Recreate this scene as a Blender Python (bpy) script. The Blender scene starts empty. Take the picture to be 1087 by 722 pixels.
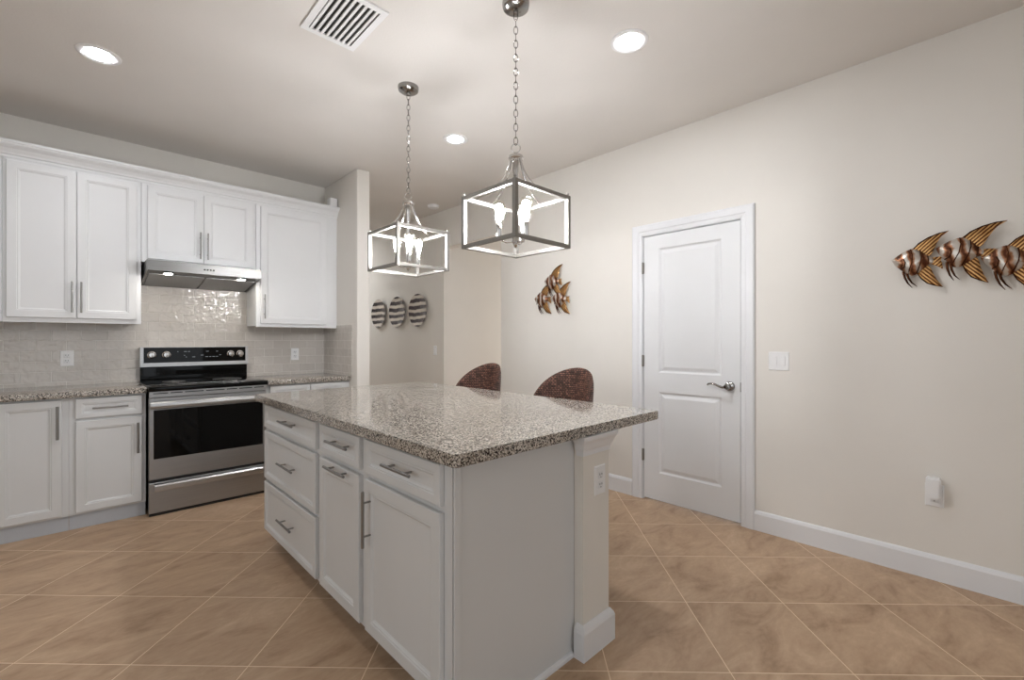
import bpy, bmesh, math, random
from mathutils import Vector, Matrix
random.seed(7)
SC = bpy.context.scene
PI = math.pi

# ------------------------------------------------------------------ camera
cd = bpy.data.cameras.new('camera')
cam = bpy.data.objects.new('camera', cd)
SC.collection.objects.link(cam)
cam.location = (0, 0, 1.25)
cam.rotation_euler = (PI/2, 0, math.radians(46.04-90))
cd.sensor_width = 36
cd.lens = 478.5/1087*36
cd.clip_start = 0.05
SC.camera = cam

# ------------------------------------------------------------------ light and exposure
SC.view_settings.view_transform = 'Standard'
SC.view_settings.look = 'None'
SC.view_settings.gamma = 1
SC.view_settings.use_curve_mapping = False
SC.view_settings.exposure = 0.0
W = bpy.data.worlds.new('world')
SC.world = W
W.use_nodes = True
W.node_tree.nodes['Background'].inputs[0].default_value = (0.90, 0.96, 1.02, 1)
W.node_tree.nodes['Background'].inputs[1].default_value = 1.35
BULB = 400.0
HOODLAMP = 140.0
def area(name, loc, rot, sx, sy, power, color):
    l = bpy.data.lights.new(name, 'AREA'); l.shape = 'RECTANGLE'
    l.size = sx; l.size_y = sy; l.energy = power; l.color = color
    o = bpy.data.objects.new(name, l); SC.collection.objects.link(o)
    o.location = loc; o.rotation_euler = rot
    return o
# daylight: the sky through the sliding glass behind the camera; plus an added unseen fill lamp at the left wall (faces +x)
area('fill_left', (-3.05, 0.6, 1.5), (PI/2, 0, -PI/2), 2.4, 1.5, 16, (0.95, 0.98, 1.0))
# added unseen lamp that brightens the side hall beyond the opening
area('fill_hall', (5.5, 4.02, 1.3), (PI/2, 0, PI*0.5), 0.9, 2.0, 17, (1.0, 0.97, 0.96))

# ------------------------------------------------------------------ materials
def new_mat(name):
    m = bpy.data.materials.new(name); m.use_nodes = True
    nt = m.node_tree; b = nt.nodes['Principled BSDF']
    return m, nt, b
def srgb(r, g, b):
    f = lambda c: (c/255/12.92) if c/255 <= 0.04045 else ((c/255+0.055)/1.055)**2.4
    return (f(r), f(g), f(b), 1)
def coords(nt, kind='Object', scale=(1,1,1), rot=(0,0,0)):
    t = nt.nodes.new('ShaderNodeTexCoord'); mp = nt.nodes.new('ShaderNodeMapping')
    mp.inputs['Scale'].default_value = scale; mp.inputs['Rotation'].default_value = rot
    nt.links.new(t.outputs[kind], mp.inputs[0]); return mp.outputs[0]
def ramp(nt, fac, stops, interp='LINEAR'):
    r = nt.nodes.new('ShaderNodeValToRGB'); e = r.color_ramp; e.interpolation = interp
    while len(e.elements) < len(stops): e.elements.new(0.5)
    for el, (p, c) in zip(e.elements, stops): el.position = p; el.color = c
    nt.links.new(fac, r.inputs[0]); return r.outputs[0]
def bump(nt, b, h, strength, dist):
    n = nt.nodes.new('ShaderNodeBump'); n.inputs['Strength'].default_value = strength
    n.inputs['Distance'].default_value = dist
    nt.links.new(h, n.inputs['Height']); nt.links.new(n.outputs[0], b.inputs['Normal']); return n
def noise(nt, vec, scale, detail=3, rough=0.5):
    n = nt.nodes.new('ShaderNodeTexNoise'); n.inputs['Scale'].default_value = scale
    n.inputs['Detail'].default_value = detail; n.inputs['Roughness'].default_value = rough
    nt.links.new(vec, n.inputs['Vector']); return n
def paint(name, col, rough=0.5, bump_s=0.0, spec=0.5, scale=60):
    m, nt, b = new_mat(name)
    v = coords(nt)
    n = noise(nt, v, 2.5, 4)
    c2 = tuple(x*0.97 for x in col[:3]) + (1,)
    nt.links.new(ramp(nt, n.outputs[0], [(0.3, c2), (0.7, col)]), b.inputs['Base Color'])
    b.inputs['Roughness'].default_value = rough
    b.inputs['Specular IOR Level'].default_value = spec
    if bump_s:
        n2 = noise(nt, v, scale, 3)
        bump(nt, b, n2.outputs[0], bump_s, 0.002)
    return m
M = {}
M['wall'] = paint('wall_paint', srgb(230, 226, 219), 0.75, 0.15, 0.3)
M['hall'] = paint('hall_paint', srgb(230, 226, 219), 0.75, 0.15, 0.3)
M['ceiling'] = paint('ceiling_paint', srgb(227, 223, 218), 0.85, 0.3, 0.2, 90)
M['cabinet'] = paint('cabinet_paint', srgb(232, 233, 234), 0.38)
M['base_cab'] = paint('shaded_cabinet_paint', srgb(216, 217, 217), 0.4)  # the white cabinet paint, darkened for the shade lower in the room
M['trim'] = paint('trim_paint', srgb(230, 231, 233), 0.35)
M['doorpaint'] = paint('door_paint', srgb(228, 229, 230), 0.42, 0.05)
M['kick'] = paint('toe_kick_paint', srgb(190, 194, 200), 0.5)
M['plastic'] = paint('white_plastic', srgb(238, 238, 238), 0.3)
M['plastic_shade'] = paint('white_plastic_inner', srgb(228, 229, 230), 0.3)
M['dark'] = paint('dark_gap', (0.01, 0.01, 0.01, 1), 0.6)
M['duct'] = paint('duct_dark', (0.03, 0.03, 0.028, 1), 0.8)
M['black'] = paint('black_enamel', (0.012, 0.012, 0.013, 1), 0.25)
M['cord'] = paint('grey_rubber', (0.03, 0.03, 0.03, 1), 0.6)

def metal(name, col, rough, brushed=None):
    m, nt, b = new_mat(name)
    b.inputs['Base Color'].default_value = col; b.inputs['Metallic'].default_value = 1
    b.inputs['Roughness'].default_value = rough
    if brushed:
        v = coords(nt, 'Object', brushed)
        n = noise(nt, v, 1.0, 4, 0.6)
        nt.links.new(ramp(nt, n.outputs[0], [(0.25, tuple(c*0.82 for c in col[:3])+(1,)), (0.75, col)]), b.inputs['Base Color'])
        r = nt.nodes.new('ShaderNodeMapRange'); nt.links.new(n.outputs[0], r.inputs[0])
        r.inputs[3].default_value = rough*0.8; r.inputs[4].default_value = rough*1.3
        nt.links.new(r.outputs[0], b.inputs['Roughness'])
    return m
M['steel'] = metal('stainless_steel', (0.42, 0.42, 0.42, 1), 0.34, (3, 3, 260))
M['steel_bright'] = metal('bright_steel', (0.56, 0.56, 0.56, 1), 0.3, (3, 3, 260))
M['hood_steel'] = metal('hood_steel', (0.30, 0.295, 0.29, 1), 0.34, (3, 3, 260))
M['filter'] = metal('filter_mesh', (0.32, 0.32, 0.32, 1), 0.45)
M['pull'] = metal('pull_metal', (0.30, 0.295, 0.285, 1), 0.32)
M['nickel'] = metal('polished_nickel', (0.62, 0.60, 0.58, 1), 0.14)
M['brushed'] = metal('brushed_nickel_frame', (0.34, 0.325, 0.30, 1), 0.5, (60, 60, 60))
M['handle'] = metal('door_lever_metal', (0.32, 0.31, 0.30, 1), 0.16)

def glass_black(name, rough, col=(0.003, 0.003, 0.003, 1)):
    m, nt, b = new_mat(name); b.inputs['Base Color'].default_value = col
    b.inputs['Roughness'].default_value = rough; b.inputs['IOR'].default_value = 1.3
    return m
M['blackglass'] = glass_black('black_glass', 0.04)
M['cooktop'] = glass_black('cooktop_glass', 0.07)
def clear(name, tint, amount):
    m = bpy.data.materials.new(name); m.use_nodes = True; nt = m.node_tree; nt.nodes.clear()
    o = nt.nodes.new('ShaderNodeOutputMaterial'); t = nt.nodes.new('ShaderNodeBsdfTransparent')
    g = nt.nodes.new('ShaderNodeBsdfGlossy'); mx = nt.nodes.new('ShaderNodeMixShader'); fr = nt.nodes.new('ShaderNodeLayerWeight')
    t.inputs[0].default_value = tint; g.inputs['Roughness'].default_value = 0.02
    pw = nt.nodes.new('ShaderNodeMath'); pw.operation = 'POWER'; pw.inputs[1].default_value = 3.0
    mt = nt.nodes.new('ShaderNodeMath'); mt.operation = 'MULTIPLY_ADD'; mt.inputs[1].default_value = amount; mt.inputs[2].default_value = 0.03
    nt.links.new(fr.outputs['Facing'], pw.inputs[0]); nt.links.new(pw.outputs[0], mt.inputs[0]); nt.links.new(mt.outputs[0], mx.inputs[0])
    nt.links.new(t.outputs[0], mx.inputs[1]); nt.links.new(g.outputs[0], mx.inputs[2]); nt.links.new(mx.outputs[0], o.inputs[0])
    return m
M['bulbglass'] = clear('bulb_glass', (1.0, 0.985, 0.95, 1), 0.45)
def emis(name, col, s):
    m = bpy.data.materials.new(name); m.use_nodes = True; nt = m.node_tree; nt.nodes.clear()
    o = nt.nodes.new('ShaderNodeOutputMaterial'); e = nt.nodes.new('ShaderNodeEmission')
    e.inputs[0].default_value = col; e.inputs[1].default_value = s; nt.links.new(e.outputs[0], o.inputs[0]); return m
M['bulb'] = emis('bulb_filament', (0.94, 0.96, 1.02, 1), BULB)
M['hoodlamp'] = emis('hood_lamp', (1, 0.94, 0.84, 1), HOODLAMP)
M['digits'] = emis('range_display', (0.8, 0.85, 0.9, 1), 0.25)

# granite: pale grain with tan, grey and black flecks
def granite():
    m, nt, b = new_mat('granite')
    v = coords(nt)
    vo = nt.nodes.new('ShaderNodeTexVoronoi'); vo.inputs['Scale'].default_value = 235
    nt.links.new(v, vo.inputs['Vector'])
    sep = nt.nodes.new('ShaderNodeSeparateColor'); nt.links.new(vo.outputs['Color'], sep.inputs[0])
    n = noise(nt, v, 45, 4, 0.7)
    add = nt.nodes.new('ShaderNodeMath'); add.operation = 'MULTIPLY_ADD'; add.inputs[1].default_value = 0.62
    nt.links.new(sep.outputs[0], add.inputs[0])
    sc = nt.nodes.new('ShaderNodeMath'); sc.operation = 'MULTIPLY'; sc.inputs[1].default_value = 0.40
    nt.links.new(n.outputs[0], sc.inputs[0]); nt.links.new(sc.outputs[0], add.inputs[2])
    c = ramp(nt, add.outputs[0], [(0.0, srgb(26, 24, 24)), (0.28, srgb(52, 47, 45)), (0.34, srgb(108, 101, 95)),
                                  (0.44, srgb(150, 141, 132)), (0.56, srgb(186, 178, 167)), (0.70, srgb(212, 205, 194)), (0.84, srgb(120, 104, 92))], 'CONSTANT')
    nt.links.new(c, b.inputs['Base Color'])
    b.inputs['Roughness'].default_value = 0.07; b.inputs['IOR'].default_value = 1.55
    return m
M['granite'] = granite()

# floor: diagonal 46 cm porcelain tile, clouded brown, thin pale grout
def floor_mat():
    m, nt, b = new_mat('floor_tile')
    tc = nt.nodes.new('ShaderNodeTexCoord'); sp = nt.nodes.new('ShaderNodeSeparateXYZ')
    nt.links.new(tc.outputs['Object'], sp.inputs[0])
    def math(op, a, bb, c=None):
        n = nt.nodes.new('ShaderNodeMath'); n.operation = op
        for i, x in enumerate((a, bb, c)):
            if x is None: continue
            if isinstance(x, (int, float)): n.inputs[i].default_value = x
            else: nt.links.new(x, n.inputs[i])
        return n.outputs[0]
    s = 0.70710678; T = 0.458
    u = math('MULTIPLY', math('ADD', sp.outputs[0], sp.outputs[1]), s)
    w = math('MULTIPLY', math('SUBTRACT', sp.outputs[0], sp.outputs[1]), s)
    u = math('ADD', u, 20*T-1.7075); w = math('ADD', w, 20*T-0.332)
    cb = nt.nodes.new('ShaderNodeCombineXYZ'); nt.links.new(u, cb.inputs[0]); nt.links.new(w, cb.inputs[1])
    br = nt.nodes.new('ShaderNodeTexBrick'); br.offset = 0; br.squash = 1
    br.inputs['Scale'].default_value = 1; br.inputs['Brick Width'].default_value = T; br.inputs['Row Height'].default_value = T
    br.inputs['Mortar Size'].default_value = 0.0021; br.inputs['Mortar Smooth'].default_value = 0.2
    br.inputs['Color1'].default_value = (0, 0, 0, 1); br.inputs['Color2'].default_value = (1, 1, 1, 1)
    nt.links.new(cb.outputs[0], br.inputs['Vector'])
    # per-tile shift of the clouds
    sh = nt.nodes.new('ShaderNodeVectorMath'); sh.operation = 'MULTIPLY_ADD'
    nt.links.new(br.outputs['Color'], sh.inputs[0]); sh.inputs[1].default_value = (7, 3, 5); nt.links.new(tc.outputs['Object'], sh.inputs[2])
    mp = nt.nodes.new('ShaderNodeMapping'); mp.inputs['Scale'].default_value = (1.0, 2.2, 1); mp.inputs['Rotation'].default_value = (0, 0, PI/4)
    nt.links.new(sh.outputs[0], mp.inputs[0])
    n1 = noise(nt, mp.outputs[0], 3.2, 7, 0.62); n1.inputs['Distortion'].default_value = 0.9
    n2 = noise(nt, mp.outputs[0], 26, 5, 0.6)
    f = math('MULTIPLY_ADD', n2.outputs[0], 0.22, math('MULTIPLY', n1.outputs[0], 0.8))
    c = ramp(nt, f, [(0.30, srgb(150, 121, 94)), (0.46, srgb(178, 149, 121)), (0.58, srgb(190, 161, 132)), (0.72, srgb(205, 178, 150))])
    mx = nt.nodes.new('ShaderNodeMix'); mx.data_type = 'RGBA'
    nt.links.new(br.outputs['Fac'], mx.inputs[0]); nt.links.new(c, mx.inputs[6]); mx.inputs[7].default_value = srgb(232, 210, 180)
    nt.links.new(mx.outputs[2], b.inputs['Base Color'])
    b.inputs['Roughness'].default_value = 0.42; b.inputs['Specular IOR Level'].default_value = 0.4
    inv = math('MULTIPLY_ADD', br.outputs['Fac'], -1.0, math('MULTIPLY', n2.outputs[0], 0.25))
    bump(nt, b, inv, 0.25, 0.0015)
    return m
M['floor'] = floor_mat()

# backsplash: glossy hand-made subway tile, running bond
def splash(name, axis):
    m, nt, b = new_mat(name)
    tc = nt.nodes.new('ShaderNodeTexCoord'); sp = nt.nodes.new('ShaderNodeSeparateXYZ')
    nt.links.new(tc.outputs['Object'], sp.inputs[0])
    cb = nt.nodes.new('ShaderNodeCombineXYZ')
    a = nt.nodes.new('ShaderNodeMath'); a.operation = 'ADD'; a.inputs[1].default_value = 10*0.157+0.214 if axis == 0 else 10*0.157+0.02
    z = nt.nodes.new('ShaderNodeMath'); z.operation = 'ADD'; z.inputs[1].default_value = -0.941+20*0.0762+0.0762*0
    nt.links.new(sp.outputs[axis], a.inputs[0]); nt.links.new(sp.outputs[2], z.inputs[0])
    nt.links.new(a.outputs[0], cb.inputs[0]); nt.links.new(z.outputs[0], cb.inputs[1])
    br = nt.nodes.new('ShaderNodeTexBrick'); br.offset = 0.5; br.squash = 1
    br.inputs['Scale'].default_value = 1; br.inputs['Brick Width'].default_value = 0.157; br.inputs['Row Height'].default_value = 0.0762
    br.inputs['Mortar Size'].default_value = 0.0022; br.inputs['Mortar Smooth'].default_value = 0.4
    br.inputs['Color1'].default_value = srgb(196, 190, 183); br.inputs['Color2'].default_value = srgb(206, 200, 193)
    br.inputs['Mortar'].default_value = srgb(226, 222, 216)
    nt.links.new(cb.outputs[0], br.inputs['Vector'])
    nt.links.new(br.outputs['Color'], b.inputs['Base Color'])
    b.inputs['Roughness'].default_value = 0.06
    n = noise(nt, tc.outputs['Object'], 21, 1.5, 0.5); n.inputs['Distortion'].default_value = 0.3
    h = nt.nodes.new('ShaderNodeMath'); h.operation = 'MULTIPLY_ADD'; h.inputs[1].default_value = -0.35
    nt.links.new(br.outputs['Fac'], h.inputs[0]); nt.links.new(n.outputs[0], h.inputs[2])
    bump(nt, b, h.outputs[0], 0.85, 0.007)
    return m
M['splash'] = splash('subway_tile', 0)
M['splash_side'] = splash('subway_tile_side', 1)

# woven rattan
def rattan():
    m, nt, b = new_mat('woven_rattan')
    v = coords(nt, 'UV', (1, 1, 1))
    tc = nt.nodes.new('ShaderNodeMapping'); tc.inputs['Rotation'].default_value = (0, 0, 0.0); nt.links.new(v, tc.inputs[0])
    br = nt.nodes.new('ShaderNodeTexBrick'); br.offset = 0.33
    br.inputs['Scale'].default_value = 1; br.inputs['Brick Width'].default_value = 0.019; br.inputs['Row Height'].default_value = 0.0125
    br.inputs['Mortar Size'].default_value = 0.0045; br.inputs['Mortar Smooth'].default_value = 1.0
    br.inputs['Color1'].default_value = srgb(176, 124, 104); br.inputs['Color2'].default_value = srgb(78, 50, 42)
    br.inputs['Mortar'].default_value = srgb(30, 18, 16); br.inputs['Bias'].default_value = -0.15
    nt.links.new(tc.outputs[0], br.inputs['Vector'])
    n = noise(nt, v, 30, 3, 0.7)
    c = ramp(nt, n.outputs[0], [(0.35, (0.45, 0.42, 0.42, 1)), (0.65, (1, 1, 1, 1))])
    mx = nt.nodes.new('ShaderNodeMix'); mx.data_type = 'RGBA'; mx.blend_type = 'MULTIPLY'; mx.inputs[0].default_value = 1.0
    nt.links.new(br.outputs['Color'], mx.inputs[6]); nt.links.new(c, mx.inputs[7])
    nt.links.new(mx.outputs[2], b.inputs['Base Color'])
    b.inputs['Roughness'].default_value = 0.5
    h = nt.nodes.new('ShaderNodeMath'); h.operation = 'SUBTRACT'; h.inputs[0].default_value = 1.0
    nt.links.new(br.outputs['Fac'], h.inputs[1])
    bump(nt, b, h.outputs[0], 1.0, 0.006)
    return m
M['rattan'] = rattan()
M['darkwood'] = paint('dark_stained_wood', srgb(70, 42, 30), 0.35)
M['cushion'] = paint('cushion_cloth', srgb(170, 160, 145), 0.9)

# painted copper fish: bands on the body, rays on the fins
def fish_mat(name, stops, scale, rot, direction, dist, metal_v=0.7):
    m, nt, b = new_mat(name)
    v = coords(nt, 'Object', (1, 1, 1), (rot, 0, 0))
    wv = nt.nodes.new('ShaderNodeTexWave'); wv.wave_type = 'BANDS'; wv.bands_direction = direction
    wv.inputs['Scale'].default_value = scale; wv.inputs['Distortion'].default_value = dist; wv.inputs['Detail'].default_value = 2
    wv.inputs['Detail Scale'].default_value = 3
    nt.links.new(v, wv.inputs['Vector'])
    n = noise(nt, v, 22, 3)
    a = nt.nodes.new('ShaderNodeMath'); a.operation = 'MULTIPLY_ADD'; a.inputs[1].default_value = 0.75
    nt.links.new(wv.outputs[0], a.inputs[0])
    a2 = nt.nodes.new('ShaderNodeMath'); a2.operation = 'MULTIPLY'; a2.inputs[1].default_value = 0.4
    nt.links.new(n.outputs[0], a2.inputs[0]); nt.links.new(a2.outputs[0], a.inputs[2])
    nt.links.new(ramp(nt, a.outputs[0], stops), b.inputs['Base Color'])
    b.inputs['Metallic'].default_value = metal_v; b.inputs['Roughness'].default_value = 0.32
    bump(nt, b, wv.outputs[0], 0.35, 0.002)
    return m
BODY = [(0.22, srgb(88, 50, 32)), (0.42, srgb(158, 108, 76)), (0.60, srgb(172, 134, 106)), (0.82, srgb(206, 200, 192))]
FIN = [(0.18, srgb(60, 33, 17)), (0.42, srgb(132, 82, 42)), (0.66, srgb(172, 120, 66)), (0.9, srgb(214, 174, 116))]
M['fish_body'] = fish_mat('fish_body_copper', BODY, 6.5, 0.15, 'Y', 3.0)
M['fish_fin'] = fish_mat('fish_fin_rays', FIN, 24.0, 0.80, 'Z', 0.8)
M['fish_fin_low'] = fish_mat('fish_lower_fin_rays', FIN, 24.0, -0.85, 'Z', 0.8)
M['fish_dark'] = metal('fish_dark_edge', srgb(70, 42, 27), 0.35)
def disc_mat(name, seed, tone):
    m, nt, b = new_mat(name)
    tc = nt.nodes.new('ShaderNodeTexCoord'); mp = nt.nodes.new('ShaderNodeMapping')
    mp.inputs['Location'].default_value = (seed, seed*0.7, seed*0.13)
    nt.links.new(tc.outputs['Object'], mp.inputs[0])
    wv = nt.nodes.new('ShaderNodeTexWave'); wv.wave_type = 'BANDS'; wv.bands_direction = 'Z'
    wv.inputs['Scale'].default_value = 3.6; wv.inputs['Distortion'].default_value = 1.6; wv.inputs['Detail'].default_value = 2
    wv.inputs['Detail Scale'].default_value = 1.5
    nt.links.new(mp.outputs[0], wv.inputs['Vector'])
    c = ramp(nt, wv.outputs[0], [(0.0, tone), (0.46, tone), (0.58, srgb(186, 176, 164)), (1.0, srgb(214, 206, 195))])
    nt.links.new(c, b.inputs['Base Color']); b.inputs['Roughness'].default_value = 0.25
    return m
M['disc1'] = disc_mat('striped_glaze_a', 0.3, srgb(48, 40, 42))
M['disc2'] = disc_mat('striped_glaze_b', 1.1, srgb(54, 46, 52))
M['disc3'] = disc_mat('striped_glaze_c', 2.37, srgb(56, 44, 50))

# ------------------------------------------------------------------ mesh helpers (all vertices given in world metres)
def B(): return bmesh.new()
def box(bm, x0, x1, y0, y1, z0, z1, bev=0.0):
    vs = [bm.verts.new((x, y, z)) for x in (x0, x1) for y in (y0, y1) for z in (z0, z1)]
    fs = [(0,1,3,2), (4,6,7,5), (0,4,5,1), (2,3,7,6), (0,2,6,4), (1,5,7,3)]
    faces = [bm.faces.new([vs[i] for i in f]) for f in fs]
    if bev:
        es = list({e for f in faces for e in f.edges})
        bmesh.ops.bevel(bm, geom=es, offset=bev, segments=2, affect='EDGES', profile=0.5)
def prism(bm, pts, ax, a0, a1, bev=0):
    """extrude polygon pts (two coords) along axis ax from a0 to a1"""
    def mk(p, a):
        if ax == 0: return (a, p[0], p[1])
        if ax == 1: return (p[0], a, p[1])
        return (p[0], p[1], a)
    lo = [bm.verts.new(mk(p, a0)) for p in pts]; hi = [bm.verts.new(mk(p, a1)) for p in pts]
    n = len(pts); fs = []
    fs.append(bm.faces.new(lo)); fs.append(bm.faces.new(hi[::-1]))
    for i in range(n): fs.append(bm.faces.new((lo[i], hi[i], hi[(i+1) % n], lo[(i+1) % n])))
    bmesh.ops.recalc_face_normals(bm, faces=fs)
    if bev:
        es = list({e for f in fs[:2] for e in f.edges})
        bmesh.ops.bevel(bm, geom=es, offset=bev, segments=2, affect='EDGES')
def frame_of(d):
    d = Vector(d).normalized()
    a = Vector((0, 0, 1)) if abs(d.z) < 0.9 else Vector((1, 0, 0))
    u = d.cross(a).normalized(); return u, d.cross(u).normalized()
def tube(bm, pts, r, seg=10, caps=True, flat=1.0):
    pts = [Vector(p) for p in pts]; rings = []
    rr = r if isinstance(r, (list, tuple)) else [r]*len(pts)
    u = None
    for i, p in enumerate(pts):
        d = (pts[min(i+1, len(pts)-1)] - pts[max(i-1, 0)]).normalized()
        if u is None: u, w = frame_of(d)
        else:
            u = (u - d*u.dot(d)).normalized(); w = d.cross(u).normalized()
        rings.append([bm.verts.new(p + (u*math.cos(2*PI*k/seg) + w*math.sin(2*PI*k/seg)*flat)*rr[i]) for k in range(seg)])
    for a, b2 in zip(rings, rings[1:]):
        for k in range(seg): bm.faces.new((a[k], a[(k+1) % seg], b2[(k+1) % seg], b2[k]))
    if caps: bm.faces.new(rings[0][::-1]); bm.faces.new(rings[-1])
def lathe(bm, prof, c, axis=(0, 0, 1), seg=32, close=True):
    """prof: (radius, height along axis)"""
    ax = Vector(axis).normalized(); u, w = frame_of(ax); c = Vector(c); rings = []
    for r, h in prof:
        if r < 1e-6: rings.append([bm.verts.new(c + ax*h)])
        else: rings.append([bm.verts.new(c + ax*h + (u*math.cos(2*PI*k/seg) + w*math.sin(2*PI*k/seg))*r) for k in range(seg)])
    for a, b2 in zip(rings, rings[1:]):
        for k in range(seg):
            q = [a[k % len(a)], a[(k+1) % len(a)], b2[(k+1) % len(b2)], b2[k % len(b2)]]
            s = []
            for v in q:
                if v not in s: s.append(v)
            if len(s) > 2: bm.faces.new(s)
    if close:
        for rg in (rings[0], rings[-1]):
            if len(rg) > 2: bm.faces.new(rg)
def torus(bm, c, R, r, u, v, stretch=1.0, seg=14, rs=6):
    u = Vector(u); v = Vector(v); c = Vector(c); w = u.cross(v).normalized(); rings = []
    for i in range(seg):
        t = 2*PI*i/seg; d = u*math.cos(t) + v*math.sin(t)*1.0
        p = c + u*math.cos(t)*R + v*math.sin(t)*R*stretch
        rings.append([bm.verts.new(p + (d*math.cos(2*PI*k/rs) + w*math.sin(2*PI*k/rs))*r) for k in range(rs)])
    for i in range(seg):
        a, b2 = rings[i], rings[(i+1) % seg]
        for k in range(rs): bm.faces.new((a[k], a[(k+1) % rs], b2[(k+1) % rs], b2[k]))
def ringpanel(bm, o, U, V, N, w, h, prof, thick):
    """moulded panel: nested rectangles (inset, depth along N) from the outer edge inwards"""
    o = Vector(o); U = Vector(U); V = Vector(V); N = Vector(N); loops = []
    for ins, d in [(0, -thick)] + prof:
        loops.append([bm.verts.new(o + U*a + V*b2 + N*d) for a, b2 in ((ins, ins), (w-ins, ins), (w-ins, h-ins), (ins, h-ins))])
    fs = [bm.faces.new(loops[0])]
    for a, b2 in zip(loops, loops[1:]):
        for k in range(4): fs.append(bm.faces.new((a[k], a[(k+1) % 4], b2[(k+1) % 4], b2[k])))
    fs.append(bm.faces.new(loops[-1]))
    bmesh.ops.recalc_face_normals(bm, faces=fs)

# ------------------------------------------------------------------ object helpers
def link(o): SC.collection.objects.link(o)
def obj(name, bm, mat, parent=None, smooth=False, origin=None):
    bmesh.ops.recalc_face_normals(bm, faces=bm.faces)
    if parent is not None: org = parent['_o']
    else: org = origin or (0, 0, 0)
    org = Vector(org)
    bmesh.ops.translate(bm, verts=bm.verts, vec=-org)
    me = bpy.data.meshes.new(name); bm.to_mesh(me); bm.free()
    me.materials.append(M[mat])
    if smooth:
        for p in me.polygons: p.use_smooth = True
        if smooth != 'all': me.set_sharp_from_angle(angle=math.radians(35))
    o = bpy.data.objects.new(name, me); link(o)
    o['_o'] = tuple(org)
    if parent is not None: o.parent = parent
    else: o.location = org
    return o
def thing(name, label, cat, loc, group=None):
    o = bpy.data.objects.new(name, None); link(o); o.location = loc; o.empty_display_size = 0.1
    o['_o'] = tuple(loc); o['label'] = label; o['category'] = cat
    if group: o['group'] = group
    return o
def tag(o, label, cat, group=None):
    o['label'] = label; o['category'] = cat
    if group: o['group'] = group
    return o
def structure(name, bm, mat, label=None, smooth=False, parent=None):
    o = obj(name, bm, mat, parent, smooth)
    if parent is None: o['kind'] = 'structure'
    if label: o['label'] = label
    return o
def copy_tree(o, loc=None, parent=None):
    c = o.copy(); link(c)
    if parent is not None: c.parent = parent
    if loc is not None: c.location = loc
    for ch in list(o.children): copy_tree(ch, None, c)
    return c

XR = 3.22      # right wall face
YB = 4.72      # kitchen back wall face
H = 2.83       # ceiling
# ================================================================== the setting
b = B(); box(b, -3.25, 6.0, -4.2, 9.0, -0.1, 0.0); structure('floor', b, 'floor', 'brown diagonal porcelain floor tile with pale grout')
b = B(); box(b, -3.25, 6.0, -4.2, 9.0, H, H+0.1); structure('ceiling', b, 'ceiling', 'smooth greige ceiling')
# right wall with the pantry door opening and the hall opening
DY0, DY1, DZ = 1.100, 1.862, 2.075
OY0, OY1, OZ = 3.507, 4.54, 2.375
b = B()
for y0, y1, z0, z1 in ((-4.2, DY0, 0, H), (DY0, DY1, DZ, H), (DY1, OY0, 0, H), (OY0, OY1, OZ, H), (OY1, 9.0, 0, H)):
    box(b, XR, XR+0.12, y0, y1, z0, z1)
bmesh.ops.remove_doubles(b, verts=b.verts, dist=1e-5)
structure('wall_right', b, 'wall', 'tall cream wall with the pantry door')
b = B(); box(b, XR+0.12, 5.6, OY1, OY1+0.12, 0, H); box(b, 5.6, 5.7, OY0-0.12, OY1+0.12, 0, H); structure('wall_side_hall_far', b, 'wall', 'cream wall seen through the hall opening')
b = B(); box(b, XR+0.12, 5.6, OY0-0.12, OY0, 0, H); structure('wall_side_hall_near', b, 'wall')
b = B(); box(b, -3.2, 1.85, YB, YB+0.12, 0, H); structure('wall_back', b, 'wall', 'cream wall behind the cabinets and range')
b = B(); box(b, 1.85, 1.975, 3.965, 9.0, 0, H, 0.012); structure('wall_return', b, 'wall', 'short return wall ending the cabinet run')
b = B(); box(b, 1.975, XR, 8.0, 8.12, 0, H); structure('wall_hall_end', b, 'hall')
# left wall with a window, rear wall with sliding glass
b = B()
for y0, y1, z0, z1 in ((-4.2, -0.7, 0, H), (-0.7, 1.9, 0, 0.75), (-0.7, 1.9, 2.25, H), (1.9, 4.84, 0, H)): box(b, -3.25, -3.13, y0, y1, z0, z1)
bmesh.ops.remove_doubles(b, verts=b.verts, dist=1e-5)
structure('wall_left', b, 'wall')
b = B()
for x0, x1, z0, z1 in ((-3.13, -1.5, 0, H), (-1.5, 2.3, 2.5, H), (2.3, XR, 0, H)): box(b, x0, x1, -4.2, -4.08, z0, z1)
bmesh.ops.remove_doubles(b, verts=b.verts, dist=1e-5)
structure('wall_rear', b, 'wall')
b = B()
for x in (-1.5, -0.23, 1.04, 2.25): box(b, x, x+0.05, -4.19, -4.1, 0, 2.5)
box(b, -1.5, 2.3, -4.19, -4.1, 2.44, 2.5); box(b, -1.5, 2.3, -4.19, -4.1, 0, 0.05)
structure('window_1', b, 'trim')
b = B()
for y in (-0.7, 0.58, 1.85): box(b, -3.23, -3.15, y, y+0.05, 0.75, 2.25)
box(b, -3.23, -3.15, -0.7, 1.9, 0.75, 0.8); box(b, -3.23, -3.15, -0.7, 1.9, 2.2, 2.25)
structure('window_2', b, 'trim')

# baseboards (profiled)
def baseboard(name, y0, y1):
    b = B()
    prism(b, [(XR, 0), (XR-0.014, 0), (XR-0.014, 0.108), (XR-0.009, 0.122), (XR-0.004, 0.130), (XR, 0.130)], 1, y0, y1)
    return structure(name, b, 'trim', 'white baseboard along the right wall')
baseboard('baseboard_right', -4.2, 1.028)
baseboard('baseboard_right_far', 1.938, OY0)
baseboard('baseboard_hall', OY1, 8.0)

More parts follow.
